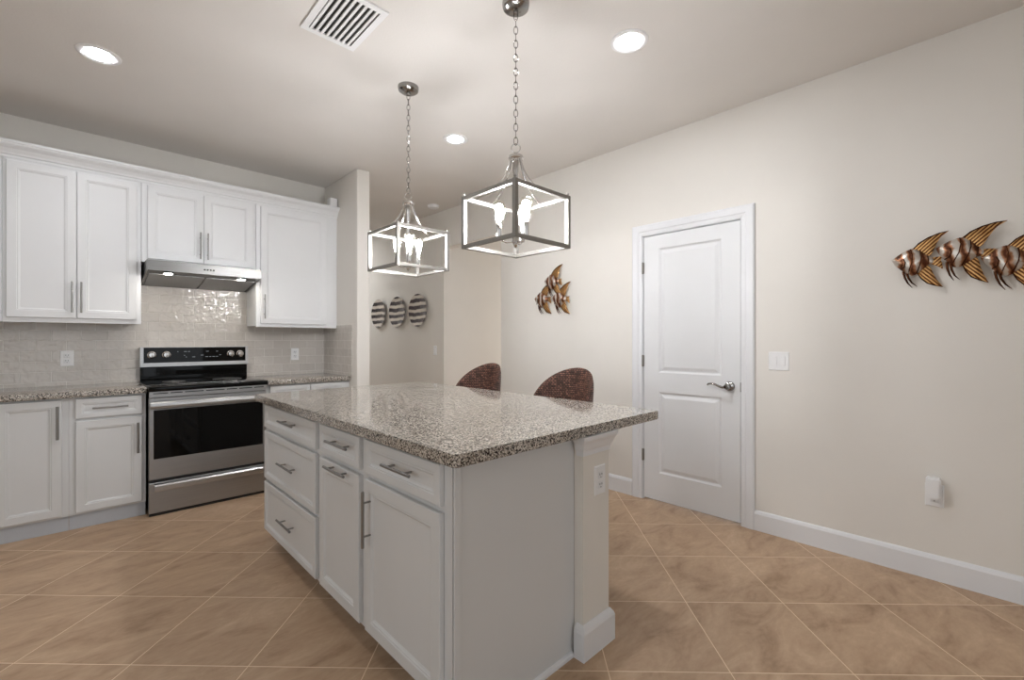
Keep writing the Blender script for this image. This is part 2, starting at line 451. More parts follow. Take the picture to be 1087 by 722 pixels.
# ------------------------------------------------------------------ pantry door with casing
def pantry_door():
    # casing: the fixed trim round the opening
    b = B()
    w = 0.085
    prof = [(0, 0.0), (0, 0.008), (0.018, 0.013), (0.028, 0.013), (0.036, 0.018), (0.075, 0.019), (0.085, 0.013), (0.085, 0.0)]   # from the opening outwards
    y0, y1, zt = 1.113, 1.850, 2.068
    def sect(cy, cz, dy, dz):   # mitred section
        return [b.verts.new((XR-t, cy+dy*a, cz+dz*a)) for a, t in prof]
    s = [sect(y0, 0, -1, 0), sect(y0, zt, -1, 1), sect(y1, zt, 1, 1), sect(y1, 0, 1, 0)]
    for a, c in zip(s, s[1:]):
        for k in range(len(prof)-1): b.faces.new((a[k], a[k+1], c[k+1], c[k]))
    for q in (s[0], s[-1]): b.faces.new(q)
    structure('trim_1', b, 'trim', 'white moulded casing round the pantry door')
    b = B()   # jamb and stop
    box(b, XR+0.001, XR+0.115, DY0+0.001, y0+0.004, 0, DZ-0.001); box(b, XR+0.001, XR+0.115, y1-0.004, DY1-0.001, 0, DZ-0.001); box(b, XR+0.001, XR+0.115, y0+0.004, y1-0.004, 2.066, DZ-0.001)
    structure('trim_2', b, 'trim', 'white door jamb')
    b = B()   # the slab with two moulded panels
    a0, a1, z0, z1 = 1.1205, 1.8395, 0.014, 2.058
    X = XR+0.002; T = 0.035
    p1 = (1.245, 1.712, 1.000, 1.955); p2 = (1.245, 1.712, 0.225, 0.850)
    # front skin built as strips around the panels
    zs = [z0, p2[2], p2[3], p1[2], p1[3], z1]
    def quad(ya, yb, za, zb): b.faces.new([b.verts.new(q) for q in ((X, ya, za), (X, yb, za), (X, yb, zb), (X, ya, zb))])
    quad(a0, p1[0], z0, z1); quad(p1[1], a1, z0, z1)
    quad(p1[0], p1[1], z0, p2[2]); quad(p1[0], p1[1], p2[3], p1[2]); quad(p1[0], p1[1], p1[3], z1)
    for (ya, yb, za, zb) in (p1, p2):
        rings = []
        for ins, d in ((0, 0), (0.012, 0.009), (0.020, 0.009), (0.042, 0.002), (0.046, 0.0015)):
            rings.append([b.verts.new((X+d, y, z)) for y, z in ((ya+ins, za+ins), (yb-ins, za+ins), (yb-ins, zb-ins), (ya+ins, zb-ins))])
        for r0, r1 in zip(rings, rings[1:]):
            for k in range(4): b.faces.new((r0[k], r0[(k+1) % 4], r1[(k+1) % 4], r1[k]))
        b.faces.new(rings[-1])
    # edges and back
    e = [(a0, z0), (a1, z0), (a1, z1), (a0, z1)]
    f = [b.verts.new((X, y, z)) for y, z in e]; g = [b.verts.new((X+T, y, z)) for y, z in e]
    for k in range(4): b.faces.new((f[k], f[(k+1) % 4], g[(k+1) % 4], g[k]))
    b.faces.new(g)
    bmesh.ops.remove_doubles(b, verts=b.verts, dist=1e-5)
    d = obj('door_1', b, 'doorpaint'); d['kind'] = 'structure'; d['label'] = 'white two-panel pantry door with a dark lever handle'
    for z in (1.816, 1.086, 0.348):
        b = B(); lathe(b, [(0.006, -0.046), (0.007, -0.044), (0.007, 0.044), (0.006, 0.046)], (XR-0.007, 1.845, z), seg=12)
        box(b, XR-0.004, XR+0.001, 1.835, 1.852, z-0.044, z+0.044)
        obj('hinge', b, 'brushed', d, True)
    # lever
    hy, hz = 1.188, 0.933
    b = B()
    lathe(b, [(0.001, 0.0), (0.033, 0.0), (0.033, 0.006), (0.028, 0.013), (0.014, 0.017), (0.013, 0.040), (0.019, 0.045), (0.021, 0.055), (0.017, 0.064), (0.001, 0.067)], (XR+0.002, hy, hz), (-1, 0, 0), 28)
    tube(b, [(XR-0.052, hy, hz-0.002), (XR-0.054, hy+0.03, hz-0.006), (XR-0.053, hy+0.055, hz+0.001), (XR-0.051, hy+0.08, hz+0.011), (XR-0.05, hy+0.11, hz+0.014), (XR-0.046, hy+0.128, hz+0.011), (XR-0.043, hy+0.135, hz+0.002)],
         [0.010, 0.009, 0.008, 0.0075, 0.007, 0.006, 0.005], 12)
    obj('door_lever', b, 'handle', d, True)
    b = B(); box(b, XR-0.001, XR+0.004, 1.1155, 1.1205, hz-0.035, hz+0.03); obj('latch_plate', b, 'handle', d)
pantry_door()
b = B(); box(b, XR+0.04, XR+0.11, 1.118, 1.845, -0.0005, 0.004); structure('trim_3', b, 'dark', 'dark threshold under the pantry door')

# ------------------------------------------------------------------ backsplash
b = B(); box(b, -3.1, 1.843, YB-0.008, YB, 0.914, 2.2)
structure('trim_4', b, 'splash', 'glossy wavy greige subway tile backsplash behind the range')
b = B(); box(b, 1.842, 1.85, 4.068, YB-0.008, 0.914, 1.392)
structure('trim_5', b, 'splash_side', 'subway tile on the return wall')

# ================================================================== cabinets
DOORPROF = [(0.0, -0.003), (0.003, 0.0), (0.046, 0.0), (0.050, -0.003), (0.054, -0.002), (0.058, -0.006), (0.064, -0.009), (0.066, -0.009)]
DRAWPROF = [(0.0, -0.003), (0.003, 0.0), (0.030, 0.0), (0.034, -0.003), (0.037, -0.002), (0.041, -0.006), (0.046, -0.008), (0.048, -0.008)]
# every front is described in a cabinet frame: s along the run, z up, N outwards
class Face:
    def __init__(s, o, U, N): s.o = Vector(o); s.U = Vector(U); s.N = Vector(N)
    def p(s, a, z, d=0): return s.o + s.U*a + Vector((0, 0, z)) + s.N*d
def front(face, name, a0, a1, z0, z1, parent, mat, prof=None, t=0.019):
    prof = prof or DOORPROF
    b = B(); ringpanel(b, face.p(a0, z0, t), face.U, (0, 0, 1), face.N, a1-a0, z1-z0, prof, t-0.001)
    return obj(name, b, mat, parent)
def pull(face, parent, a, z, length, vertical, d0=0.019, r=0.006, off=0.034, post=0.62):
    b = B(); hl = length/2; pp = hl*post
    if vertical:
        ends = [face.p(a, z-hl, d0+off), face.p(a, z+hl, d0+off)]; posts = [(a, z-pp), (a, z+pp)]
    else:
        ends = [face.p(a-hl, z, d0+off), face.p(a+hl, z, d0+off)]; posts = [(a-pp, z), (a+pp, z)]
    tube(b, ends, r, 12)
    for q in posts: tube(b, [face.p(q[0], q[1], d0-0.002), face.p(q[0], q[1], d0+off)], r*0.72, 8)
    return obj('handle', b, 'pull', parent, True)

# ---- wall cabinets: face frame plane y = 4.41, doors to y = 4.39
FU = Face((0, 4.41, 0), (1, 0, 0), (0, -1, 0))
def wall_cab(label, x0, x1, z0, z1, doors, handles, fr=0):
    c = thing('wall_cabinet', label, 'cabinet', ((x0+x1)/2, YB-0.15, z0), 'white wall cabinets over the counter')
    b = B()
    box(b, x0+0.001, x1-0.001, 4.43, YB-0.01, z0+0.012, z1)         # carcass
    obj('cabinet_body', b, 'cabinet', c)
    b = B(); box(b, x0+0.0005, x1-0.0005, 4.41, 4.43, z0, z1, 0.001)
    obj('face_frame', b, 'cabinet', c)
    for (a0, a1, da, db), hh in zip(doors, handles):
        d = front(FU, 'door', a0, a1, da, db, c, 'cabinet')
        if hh: pull(FU, d, hh[0], hh[1], hh[2], True, r=0.0055)
    return c
wall_cab('white two-door wall cabinet left of the range hood, tall doors', -0.352, 0.348, 1.370, 2.465,
         [(-0.335, -0.0045, 1.402, 2.430), (-0.0015, 0.323, 1.402, 2.430)], [(-0.026, 1.548, 0.215), (0.021, 1.548, 0.215)])
wall_cab('short white two-door wall cabinet directly above the range hood', 0.350, 1.128, 1.845, 2.465,
         [(0.384, 0.7405, 1.872, 2.430), (0.7435, 1.100, 1.872, 2.430)], [(0.717, 2.010, 0.215), (0.768, 2.010, 0.215)])
wall_cab('white single-door wall cabinet right of the hood, beside the return wall', 1.130, 1.848, 1.366, 2.465,
         [(1.164, 1.738, 1.396, 2.430)], [(1.189, 1.545, 0.215)])
wall_cab('white wall cabinet cut off by the left edge of the photo', -1.06, -0.354, 1.370, 2.465,
         [(-1.04, -0.7, 1.402, 2.430), (-0.697, -0.368, 1.402, 2.430)], [None, None])
# crown moulding runs over all wall cabinets
b = B()
prism(b, [(4.409, 2.445), (4.404, 2.445), (4.402, 2.462), (4.394, 2.466), (4.390, 2.478), (4.376, 2.500), (4.358, 2.515), (4.352, 2.522), (4.350, 2.530), (4.345, 2.532), (4.345, 2.548), (4.43, 2.548), (4.43, 2.466), (4.409, 2.466)], 0, -1.06, 1.849)
tag(obj('crown_molding', b, 'cabinet'), 'white stepped crown molding running along the tops of the wall cabinets', 'molding')

# ---- base cabinets: frame plane y = 4.13, fronts to 4.11
FB = Face((0, 4.13, 0), (1, 0, 0), (0, -1, 0))
def base_cab(label, x0, x1, doors, drawers, right_end=False):
    c = thing('base_cabinet', label, 'cabinet', ((x0+x1)/2, 4.42, 0), 'white base cabinets along the back wall')
    b = B(); box(b, x0+0.001, x1-0.001, 4.15, YB-0.01, 0.10, 0.872); obj('cabinet_body', b, 'base_cab', c)
    b = B(); box(b, x0+0.0005, x1-0.0005, 4.13, 4.15, 0.098, 0.872); obj('face_frame', b, 'base_cab', c)
    b = B(); box(b, x0+0.001, x1-0.001, 4.145 if False else 4.15, 4.17, 0.0, 0.10); obj('toe_kick', b, 'kick', c)
    for a0, a1, z0, z1, hh in doors:
        d = front(FB, 'door', a0, a1, z0, z1, c, 'base_cab')
        if hh: pull(FB, d, *hh, True, r=0.0075, off=0.03)
    for a0, a1, z0, z1, hh in drawers:
        d = front(FB, 'drawer', a0, a1, z0, z1, c, 'base_cab', DRAWPROF)
        if hh: pull(FB, d, *hh, False, r=0.006, off=0.03)
    return c
base_cab('white base cabinet at the left photo edge with one full-height door showing', -0.755, -0.040,
         [(-0.725, -0.365, 0.112, 0.861, None), (-0.362, -0.072, 0.112, 0.861, (-0.092, 0.718, 0.213))], [])
base_cab('white base cabinet left of the range with one drawer over one door', -0.040, 0.352,
         [(-0.009, 0.331, 0.112, 0.713, (0.306, 0.566, 0.213))], [(-0.009, 0.331, 0.731, 0.861, (0.163, 0.797, 0.183))])
base_cab('white base cabinet right of the range, mostly hidden behind the island', 1.126, 1.848,
         [(1.16, 1.485, 0.112, 0.713, (1.46, 0.566, 0.213)), (1.49, 1.80, 0.112, 0.713, (1.515, 0.566, 0.213))],
         [(1.16, 1.485, 0.731, 0.861, (1.32, 0.797, 0.183)), (1.49, 1.80, 0.731, 0.861, (1.645, 0.797, 0.183))])
# countertops
def slab(x0, x1, y0, y1, bev=0.004):
    b = B(); box(b, x0, x1, y0, y1, 0.874, 0.914, bev); return b
tag(obj('countertop', slab(-0.755, 0.354, 4.085, YB-0.009), 'granite', None, True, (0, 4.4, 0.874)), 'speckled granite countertop left of the range', 'countertop', 'granite counters along the back wall')
tag(obj('countertop', slab(1.124, 1.841, 4.085, YB-0.009), 'granite', None, True, (1.5, 4.4, 0.874)), 'speckled granite countertop between the range and the return wall', 'countertop', 'granite counters along the back wall')

# ================================================================== island
FI = Face((0.831, 0, 0), (0, -1, 0), (-1, 0, 0))   # s = -y
def island_unit(label, y0, y1, fronts, extra=None):
    c = thing('island_cabinet', label, 'cabinet', (1.13, (y0+y1)/2, 0), 'grey-white island cabinets')
    b = B(); box(b, 0.853, 1.423, y0+0.001, y1-0.001, 0.10, 0.872); obj('cabinet_body', b, 'base_cab', c)
    b = B(); box(b, 0.831, 0.853, y0+0.0005, y1-0.0005, 0.098, 0.872); obj('face_frame', b, 'base_cab', c)
    b = B(); box(b, 0.905, 0.925, y0+0.001, y1-0.001, 0.0, 0.10); obj('toe_kick', b, 'kick', c)
    for kind, ya, yb, z0, z1, hh in fronts:       # ya > yb
        d = front(FI, kind, -ya, -yb, z0, z1, c, 'base_cab', DRAWPROF if kind == 'drawer' else DOORPROF)
        for q in (hh or []): pull(FI, d, -q[0], q[1], q[2], q[3], r=0.0058, off=0.030, post=0.6)
    return c
island_unit('island drawer stack of three drawers nearest the range', 2.165, 3.025,
            [('drawer', 2.997, 2.190, 0.728, 0.861, [(2.535, 0.808, 0.225, False)]),
             ('drawer', 2.997, 2.190, 0.422, 0.706, [(2.545, 0.575, 0.235, False)]),
             ('drawer', 2.997, 2.190, 0.112, 0.402, [(2.558, 0.266, 0.215, False)])])
island_unit('narrow middle island cabinet with a drawer and a pull-out door', 1.701, 2.165,
            [('drawer', 2.137, 1.729, 0.728, 0.861, [(1.888, 0.806, 0.215, False)]),
             ('door', 2.137, 1.729, 0.112, 0.706, [(1.908, 0.690, 0.210, False)])])
c = island_unit('island cabinet nearest the camera with a drawer, wide door and blank end panel', 1.126, 1.701,
            [('drawer', 1.677, 1.168, 0.728, 0.861, [(1.392, 0.803, 0.190, False)]),
             ('door', 1.677, 1.168, 0.112, 0.706, [(1.631, 0.563, 0.214, True)])])
b = B()
box(b, 0.835, 1.424, 1.121, 1.1255, 0.0, 0.872)
box(b, 0.832, 0.855, 1.115, 1.123, 0.0, 0.872, 0.002); obj('end_panel', b, 'base_cab', c)
b = B(); prism(b, [(1.121, 0), (1.109, 0), (1.109, 0.012), (1.113, 0.018), (1.121, 0.020)], 0, 0.857, 1.410); obj('shoe_molding', b, 'trim', c)
# half wall behind the island cabinets with capital and plinth
b = B(); box(b, 1.426, 1.602, 1.078, 3.02, 0.0, 0.873)
hw = structure('wall_island', b, 'wall', 'low cream half wall behind the island cabinets')
b = B()
def collar(b, x0, x1, y0, y1, prof, xin=1.4325):
    """prof: (projection, z); wraps the near end and the seating side of the half wall, with its own end returns"""
    rings = [[b.verts.new(p) for p in ((x0-e, y0-e, z), (x1+e, y0-e, z), (x1+e, y1, z), (x0-e, y1, z))] for e, z in prof]
    for r0, r1 in zip(rings, rings[1:]):
        for k in range(4): b.faces.new((r0[k], r0[(k+1) % 4], r1[(k+1) % 4], r1[k]))
    b.faces.new(rings[0]); b.faces.new(rings[-1])
collar(b, 1.425, 1.603, 1.077, 1.108, [(0.0, 0.792), (0.004, 0.794), (0.005, 0.812), (0.010, 0.822), (0.016, 0.842), (0.026, 0.858), (0.028, 0.873)])
box(b, 1.6025, 1.618, 1.109, 3.02, 0.80, 0.873, 0.002)
structure('capital', b, 'trim', 'white crown capital on the half wall end', parent=hw)
b = B()
collar(b, 1.425, 1.603, 1.077, 1.108, [(0.018, 0.0), (0.018, 0.104), (0.014, 0.116), (0.004, 0.130), (0.0, 0.131)])
prism(b, [(1.6025, 0), (1.618, 0), (1.618, 0.104), (1.612, 0.118), (1.6025, 0.130)], 1, 1.109, 3.02)
structure('plinth', b, 'trim', 'white baseboard wrapping the half wall', parent=hw)
# slab
b = B(); box(b, 0.790, 2.000, 1.058, 3.130, 0.874, 0.914)
vert = [e for e in b.edges if abs(e.verts[0].co.z-e.verts[1].co.z) > 0.03]
bmesh.ops.bevel(b, geom=vert, offset=0.022, segments=5, affect='EDGES', profile=0.5)
hor = [e for e in b.edges if abs(e.verts[0].co.z-e.verts[1].co.z) < 1e-4 and len(e.link_faces) == 2 and abs(e.link_faces[0].normal.z-e.link_faces[1].normal.z) > 0.5]
bmesh.ops.bevel(b, geom=hor, offset=0.003, segments=2, affect='EDGES')
tag(obj('island_countertop', b, 'granite', None, True, (1.4, 2.1, 0.874)), 'large speckled granite slab on top of the kitchen island', 'countertop')

# ================================================================== range
def range_oven():
    R = thing('kitchen_range', 'stainless steel freestanding electric range with black glass cooktop', 'stove', (0.74, 4.38, 0))
    x0, x1 = 0.360, 1.116
    b = B(); box(b, x0+0.006, x1-0.006, 4.085, YB-0.012, 0.03, 0.885)
    for x in (x0+0.05, x1-0.05):
        for y in (4.13, 4.66): lathe(b, [(0.016, 0), (0.016, 0.03)], (x, y, 0), seg=12)
    obj('range_body', b, 'black', R)
    b = B(); box(b, x0-0.002, x1+0.010, 4.045, 4.665, 0.884, 0.919, 0.005)
    ct = obj('cooktop', b, 'cooktop', R, True)
    for cx, cy, r in ((0.56, 4.22, 0.105), (0.93, 4.22, 0.085), (0.56, 4.50, 0.075), (0.93, 4.50, 0.105)):
        b = B(); torus(b, (cx, cy, 0.9192), r, 0.0009, (1, 0, 0), (0, 1, 0), 1, 40, 4); obj('burner_ring', b, 'filter', ct)
    # vent strip under the cooktop
    b = B(); box(b, x0+0.004, x1-0.004, 4.052, 4.086, 0.840, 0.883, 0.002); vs = obj('vent_strip', b, 'steel', R)
    b = B()
    for i, (a, w) in enumerate(((0.385, 0.085), (0.485, 0.07), (0.570, 0.115), (0.700, 0.12), (0.835, 0.07), (0.920, 0.09), (1.025, 0.07))):
        box(b, a, a+w, 4.0505, 4.053, 0.866, 0.873)
    obj('vent_slots', b, 'dark', vs)
    # oven door
    b = B(); ringpanel(b, (x0+0.002, 4.050, 0.258), (1, 0, 0), (0, 0, 1), (0, -1, 0), x1-x0-0.004, 0.578, [(0, -0.004), (0.004, 0)], 0.034)
    od = obj('oven_door', b, 'steel', R)
    b = B(); box(b, 0.388, 1.086, 4.0465, 4.051, 0.405, 0.752, 0.001); obj('oven_window', b, 'blackglass', od)
    b = B()
    prism(b, [(4.012, 0.762), (4.004, 0.768), (4.001, 0.785), (4.004, 0.806), (4.012, 0.812), (4.024, 0.812), (4.026, 0.762)], 0, 0.366, 1.110, 0.002)
    for x in (0.376, 1.066): box(b, x, x+0.034, 4.020, 4.051, 0.766, 0.808)
    obj('door_handle', b, 'steel_bright', od)
    # drawer
    b = B(); ringpanel(b, (x0+0.002, 4.050, 0.022), (1, 0, 0), (0, 0, 1), (0, -1, 0), x1-x0-0.004, 0.215, [(0, -0.004), (0.004, 0)], 0.034)
    dr = obj('storage_drawer', b, 'steel', R)
    b = B()
    prism(b, [(4.052, 0.232), (4.030, 0.226), (4.024, 0.214), (4.024, 0.184), (4.030, 0.176), (4.036, 0.180), (4.034, 0.210), (4.052, 0.222)], 0, 0.392, 1.084)
    obj('drawer_handle', b, 'steel_bright', dr)
    b = B(); box(b, x0+0.004, x1-0.004, 4.060, 4.084, 0.238, 0.257); box(b, x0+0.004, x1-0.004, 4.064, 4.084, 0.0, 0.022); obj('door_gap', b, 'dark', R)
    # back guard
    b = B(); box(b, x0+0.002, x1+0.004, 4.668, YB-0.012, 0.885, 1.03); bk = obj('back_riser', b, 'blackglass', R)
    b = B()
    box(b, x0, x1+0.008, 4.648, YB-0.010, 1.030, 1.192, 0.003)
    cp = obj('control_panel', b, 'steel_bright', R)
    b = B(); box(b, x0+0.022, x1-0.012, 4.6455, 4.649, 1.064, 1.188, 0.001); gl = obj('control_glass', b, 'blackglass', cp)
    for x in (0.432, 0.527, 0.985, 1.058):
        b = B()
        lathe(b, [(0.001, 0), (0.029, 0), (0.030, 0.004), (0.029, 0.008), (0.023, 0.010), (0.021, 0.028), (0.018, 0.032), (0.001, 0.033)], (x, 4.6455, 1.128), (0, -1, 0), 24)
        box(b, x-0.003, x+0.003, 4.6085, 4.614, 1.112, 1.147, 0.001)
        obj('knob', b, 'nickel', cp, True)
    # little printed marks round the knobs and keypad
    b = B(); rnd = random.Random(3)
    for z in (1.150, 1.118, 1.104):
        x = 0.60
        while x < 0.93:
            w = rnd.choice((0.008, 0.014, 0.02)); 
            if rnd.random() < 0.62:
                (box(b, x, x+w, 4.6448, 4.6456, z, z+0.005), obj('keypad_mark', b, 'digits', gl)); b = B()
            x += w + rnd.choice((0.008, 0.016))
    b.free()
range_oven()

# ================================================================== range hood
def hood():
    x0, x1 = 0.366, 1.124
    h = thing('range_hood', 'slim stainless under-cabinet range hood with two small lamps', 'range hood', (0.745, 4.5, 1.69))
    b = B()
    yf = 4.235
    # outer shell: front band, top and sloping sides
    sec = [(yf, 1.768), (yf, 1.849), (YB-0.010, 1.8435), (YB-0.010, 1.690)]
    sec = [(yf, 1.768), (yf, 1.8435), (YB-0.010, 1.8435), (YB-0.010, 1.690)]
    for xa, xb in ((x0, x0+0.006), (x1-0.006, x1)): prism(b, sec, 0, xa, xb)
    box(b, x0+0.006, x1-0.006, yf, yf+0.006, 1.768, 1.8435); box(b, x0+0.006, x1-0.006, yf+0.006, YB-0.01, 1.838, 1.8435)
    obj('hood_shell', b, 'hood_steel', h)
    def under(y): return 1.768 + (y-yf)*(1.690-1.768)/(YB-0.010-yf)
    b = B()
    ya, yb = yf+0.006, YB-0.012
    prism(b, [(ya, under(ya)+0.003), (ya, under(ya)+0.02), (yb, under(yb)+0.02), (yb, under(yb)+0.003)], 0, x0+0.006, x1-0.006)
    u = obj('hood_underside', b, 'black', h)
    for xa, xb in ((x0+0.022, 0.738), (0.752, x1-0.022)):
        b = B(); y2, y3 = yf+0.105, YB-0.03
        prism(b, [(y2, under(y2)-0.001), (y2, under(y2)+0.006), (y3, under(y3)+0.006), (y3, under(y3)-0.001)], 0, xa, xb, 0.0)
        obj('grease_filter', b, 'filter', u)
    for x in (0.500, 0.992):
        y = yf+0.062
        b = B(); lathe(b, [(0.036, 0.0), (0.036, -0.005), (0.028, -0.006), (0.027, -0.003), (0.001, -0.003)], (x, y, under(y)+0.003), seg=24)
        l = obj('lamp_ring', b, 'steel_bright', u, True)
        b = B(); lathe(b, [(0.001, -0.0045), (0.026, -0.0045), (0.024, -0.008), (0.001, -0.009)], (x, y, under(y)+0.003), seg=24); obj('lamp_lens', b, 'hoodlamp', l)
    b = B()
    for i in range(4): lathe(b, [(0.001, 0), (0.006, 0), (0.006, 0.003), (0.001, 0.004)], (0.722+i*0.020, yf, 1.803), (0, -1, 0), 12)
    obj('hood_buttons', b, 'black', h)
hood()

# ================================================================== pendant lanterns
def lantern(cx, cy, label, a0):
    L = thing('pendant_lantern', label, 'pendant light', (cx, cy, 1.675), 'pendant lanterns over the island')
    s, zt, zb, t = 0.172, 1.924, 1.678, 0.0095
    # canopy on the ceiling
    b = B(); lathe(b, [(0.064, H), (0.064, H-0.010), (0.060, H-0.024), (0.045, H-0.034), (0.012, H-0.037), (0.010, H-0.052), (0.001, H-0.053)], (cx, cy, 0), seg=32)
    obj('canopy', b, 'handle', L, True)
    # chain
    b = B(); z = H-0.062; k = 0; pitch = 0.0325
    while z > 2.178:
        a = -math.radians(43.96) + (PI/2 if k % 2 else 0); u = (math.cos(a), math.sin(a), 0)
        torus(b, (cx, cy, z), 0.0095, 0.0021, u, (0, 0, 1), 2.0, 14, 6); z -= pitch; k += 1
    obj('chain', b, 'handle', L, True)
    b = B(); torus(b, (cx, cy, 2.150), 0.021, 0.0026, (math.cos(-PI/4), math.sin(-PI/4), 0), (0, 0, 1), 1.0, 24, 8); obj('hanging_ring', b, 'nickel', L, True)
    b = B(); lathe(b, [(0.001, 2.130), (0.008, 2.128), (0.010, 2.116), (0.034, 2.112), (0.036, 2.100), (0.034, 2.096), (0.016, 2.092), (0.014, 2.04), (0.011, 2.03), (0.011, 1.745), (0.001, 1.744)], (cx, cy, 0), seg=24)
    obj('hub', b, 'nickel', L, True)
    # four swooping arms from the hub to the middle of each top bar
    for dx, dy in ((1, 0), (-1, 0), (0, 1), (0, -1)):
        pts = []
        for i in range(13):
            q = i/12; r = 0.030 + (s-0.030-t)*(q**1.45); z = 2.104 - (2.104-zt)*(1-(1-q)**1.35)
            pts.append((cx+dx*r, cy+dy*r, z))
        b = B(); tube(b, pts, 0.0038, 8); obj('arm', b, 'nickel', L, True)
    # square frame
    for dx, dy in ((1, 1), (1, -1), (-1, 1), (-1, -1)):
        b = B(); box(b, cx+dx*s-t, cx+dx*s+t, cy+dy*s-t, cy+dy*s+t, zb, zt, 0.001); p = obj('post', b, 'brushed', L)
        b = B(); lathe(b, [(0.004, 0), (0.004, 0.006), (0.006, 0.010), (0.001, 0.016)], (cx+dx*s, cy+dy*s, zt), seg=10); obj('finial', b, 'brushed', p)
    for z in (zb+t, zt-t):
        for dx in (1, -1):
            b = B(); box(b, cx+dx*s-t*0.9, cx+dx*s+t*0.9, cy-s+t, cy+s-t, z-t*0.9, z+t*0.9, 0.001); obj('bar', b, 'brushed', L)
            b = B(); box(b, cx-s+t, cx+s-t, cy+dx*s-t*0.9, cy+dx*s+t*0.9, z-t*0.9, z+t*0.9, 0.001); obj('bar', b, 'brushed', L)
    # lower cluster
    b = B(); lathe(b, [(0.001, 1.752), (0.010, 1.75), (0.012, 1.735), (0.019, 1.732), (0.020, 1.706), (0.012, 1.700), (0.010, 1.690), (0.006, 1.684), (0.001, 1.680)], (cx, cy, 0), seg=20)
    obj('cluster_hub', b, 'nickel', L, True)
    vd = math.radians(46.04)        # direction of the picture axis in plan
    for k in range(3):
        th = a0 + k*2*PI/3
        # th = 0 points towards the kitchen entrance (where the photographer stands), positive turns to the right
        lat = math.sin(th)*0.079; dep = -math.cos(th)*0.079
        ex = cx + math.cos(vd)*dep + math.sin(vd)*lat; ey = cy + math.sin(vd)*dep - math.cos(vd)*lat
        b = B()
        pts = [(cx+(ex-cx)*q, cy+(ey-cy)*q, 1.718-0.016*math.sin(q*PI*0.8)+0.022*q**3) for q in (0.15, 0.35, 0.55, 0.75, 0.9, 1.0)]
        tube(b, pts, 0.0035, 8)
        lathe(b, [(0.001, 1.722), (0.010, 1.724), (0.0125, 1.730), (0.0125, 1.788), (0.0105, 1.790), (0.001, 1.790)], (ex, ey, 0), seg=18)
        so = obj('lamp_holder', b, 'nickel', L, True)
        b = B(); lathe(b, [(0.012, 1.788), (0.014, 1.798), (0.019, 1.815), (0.026, 1.838), (0.031, 1.858), (0.0325, 1.872), (0.030, 1.886), (0.021, 1.897), (0.010, 1.902), (0.001, 1.903)], (ex, ey, 0), seg=24, close=False)
        obj('bulb', b, 'bulbglass', so, 'all')
        b = B()
        lathe(b, [(0.001, 1.800), (0.007, 1.803), (0.012, 1.820), (0.0165, 1.845), (0.019, 1.864), (0.016, 1.880), (0.001, 1.888)], (ex, ey, 0), seg=12)
        obj('filament', b, 'bulb', so, 'all')
    return L
lantern(1.481, 1.510, 'brushed nickel square lantern hanging nearer the camera, the larger-looking one', math.radians(35.7))
lantern(1.489, 2.477, 'brushed nickel square lantern hanging farther away over the range end of the island', math.radians(18))

# ================================================================== ceiling fittings
def downlight(x, y, label, strength):
    d = thing('recessed_light', label, 'ceiling light', (x, y, H), 'recessed ceiling lights')
    b = B(); lathe(b, [(0.097, 0.0), (0.096, -0.004), (0.090, -0.007), (0.078, -0.007), (0.064, -0.0025), (0.001, -0.0025)], (x, y, H), seg=40); obj('trim_ring', b, 'plastic', d, True)
    key = 'lamp_%d' % strength
    if key not in M: M[key] = emis('downlight_lamp', (0.96, 0.985, 1.03, 1), strength)
    b = B(); lathe(b, [(0.001, -0.003), (0.062, -0.003), (0.055, -0.0055), (0.001, -0.006)], (x, y, H), seg=40); obj('lens', b, key, d)
downlight(0.086, 3.38, 'round recessed light above the left wall cabinets', 230)
downlight(2.10, 1.285, 'round recessed light right of the nearer lantern chain', 320)
downlight(2.14, 2.86, 'round recessed light between the two lanterns', 70)
downlight(0.086, 1.3, 'round recessed light over the aisle, above the photographer', 40)
downlight(2.35, 7.0, 'added round recessed light brightening the hall, hidden behind the return wall', 420)  # added out of view to light the hall wall with the plates
def vent():
    x0, x1, y0, y1 = 0.805, 1.082, 1.975, 2.368
    v = thing('ceiling_vent', 'white slatted air vent in the ceiling at the top of the photo', 'air vent', ((x0+x1)/2, (y0+y1)/2, H))
    b = B()
    w = 0.03
    for a in ((x0, x1, y0, y0+w), (x0, x1, y1-w, y1), (x0, x0+w, y0+w, y1-w), (x1-w, x1, y0+w, y1-w)): box(b, *a, H-0.009, H, 0.0)
    obj('vent_frame', b, 'plastic', v)
    b = B(); box(b, x0+w, x1-w, y0+w, y1-w, H-0.001, H); obj('vent_back', b, 'duct', v)
    n = 8; span = (x1-x0-2*w)/n
    for i in range(n):
        c = x0+w+span*(i+0.5)
        b = B(); prism(b, [(c-0.008, H-0.003), (c-0.007, H-0.0088), (c+0.005, H-0.0088), (c+0.001, H-0.003)], 1, y0+w, y1-w); obj('slat', b, 'plastic', v)
vent()
b = B(); lathe(b, [(0.066, 0), (0.066, -0.012), (0.060, -0.026), (0.045, -0.034), (0.001, -0.036)], (3.01, 4.45, H), seg=32)
tag(obj('smoke_detector', b, 'plastic', None, True, (3.01, 4.45, H)), 'round white smoke detector on the ceiling near the hall opening', 'smoke detector')

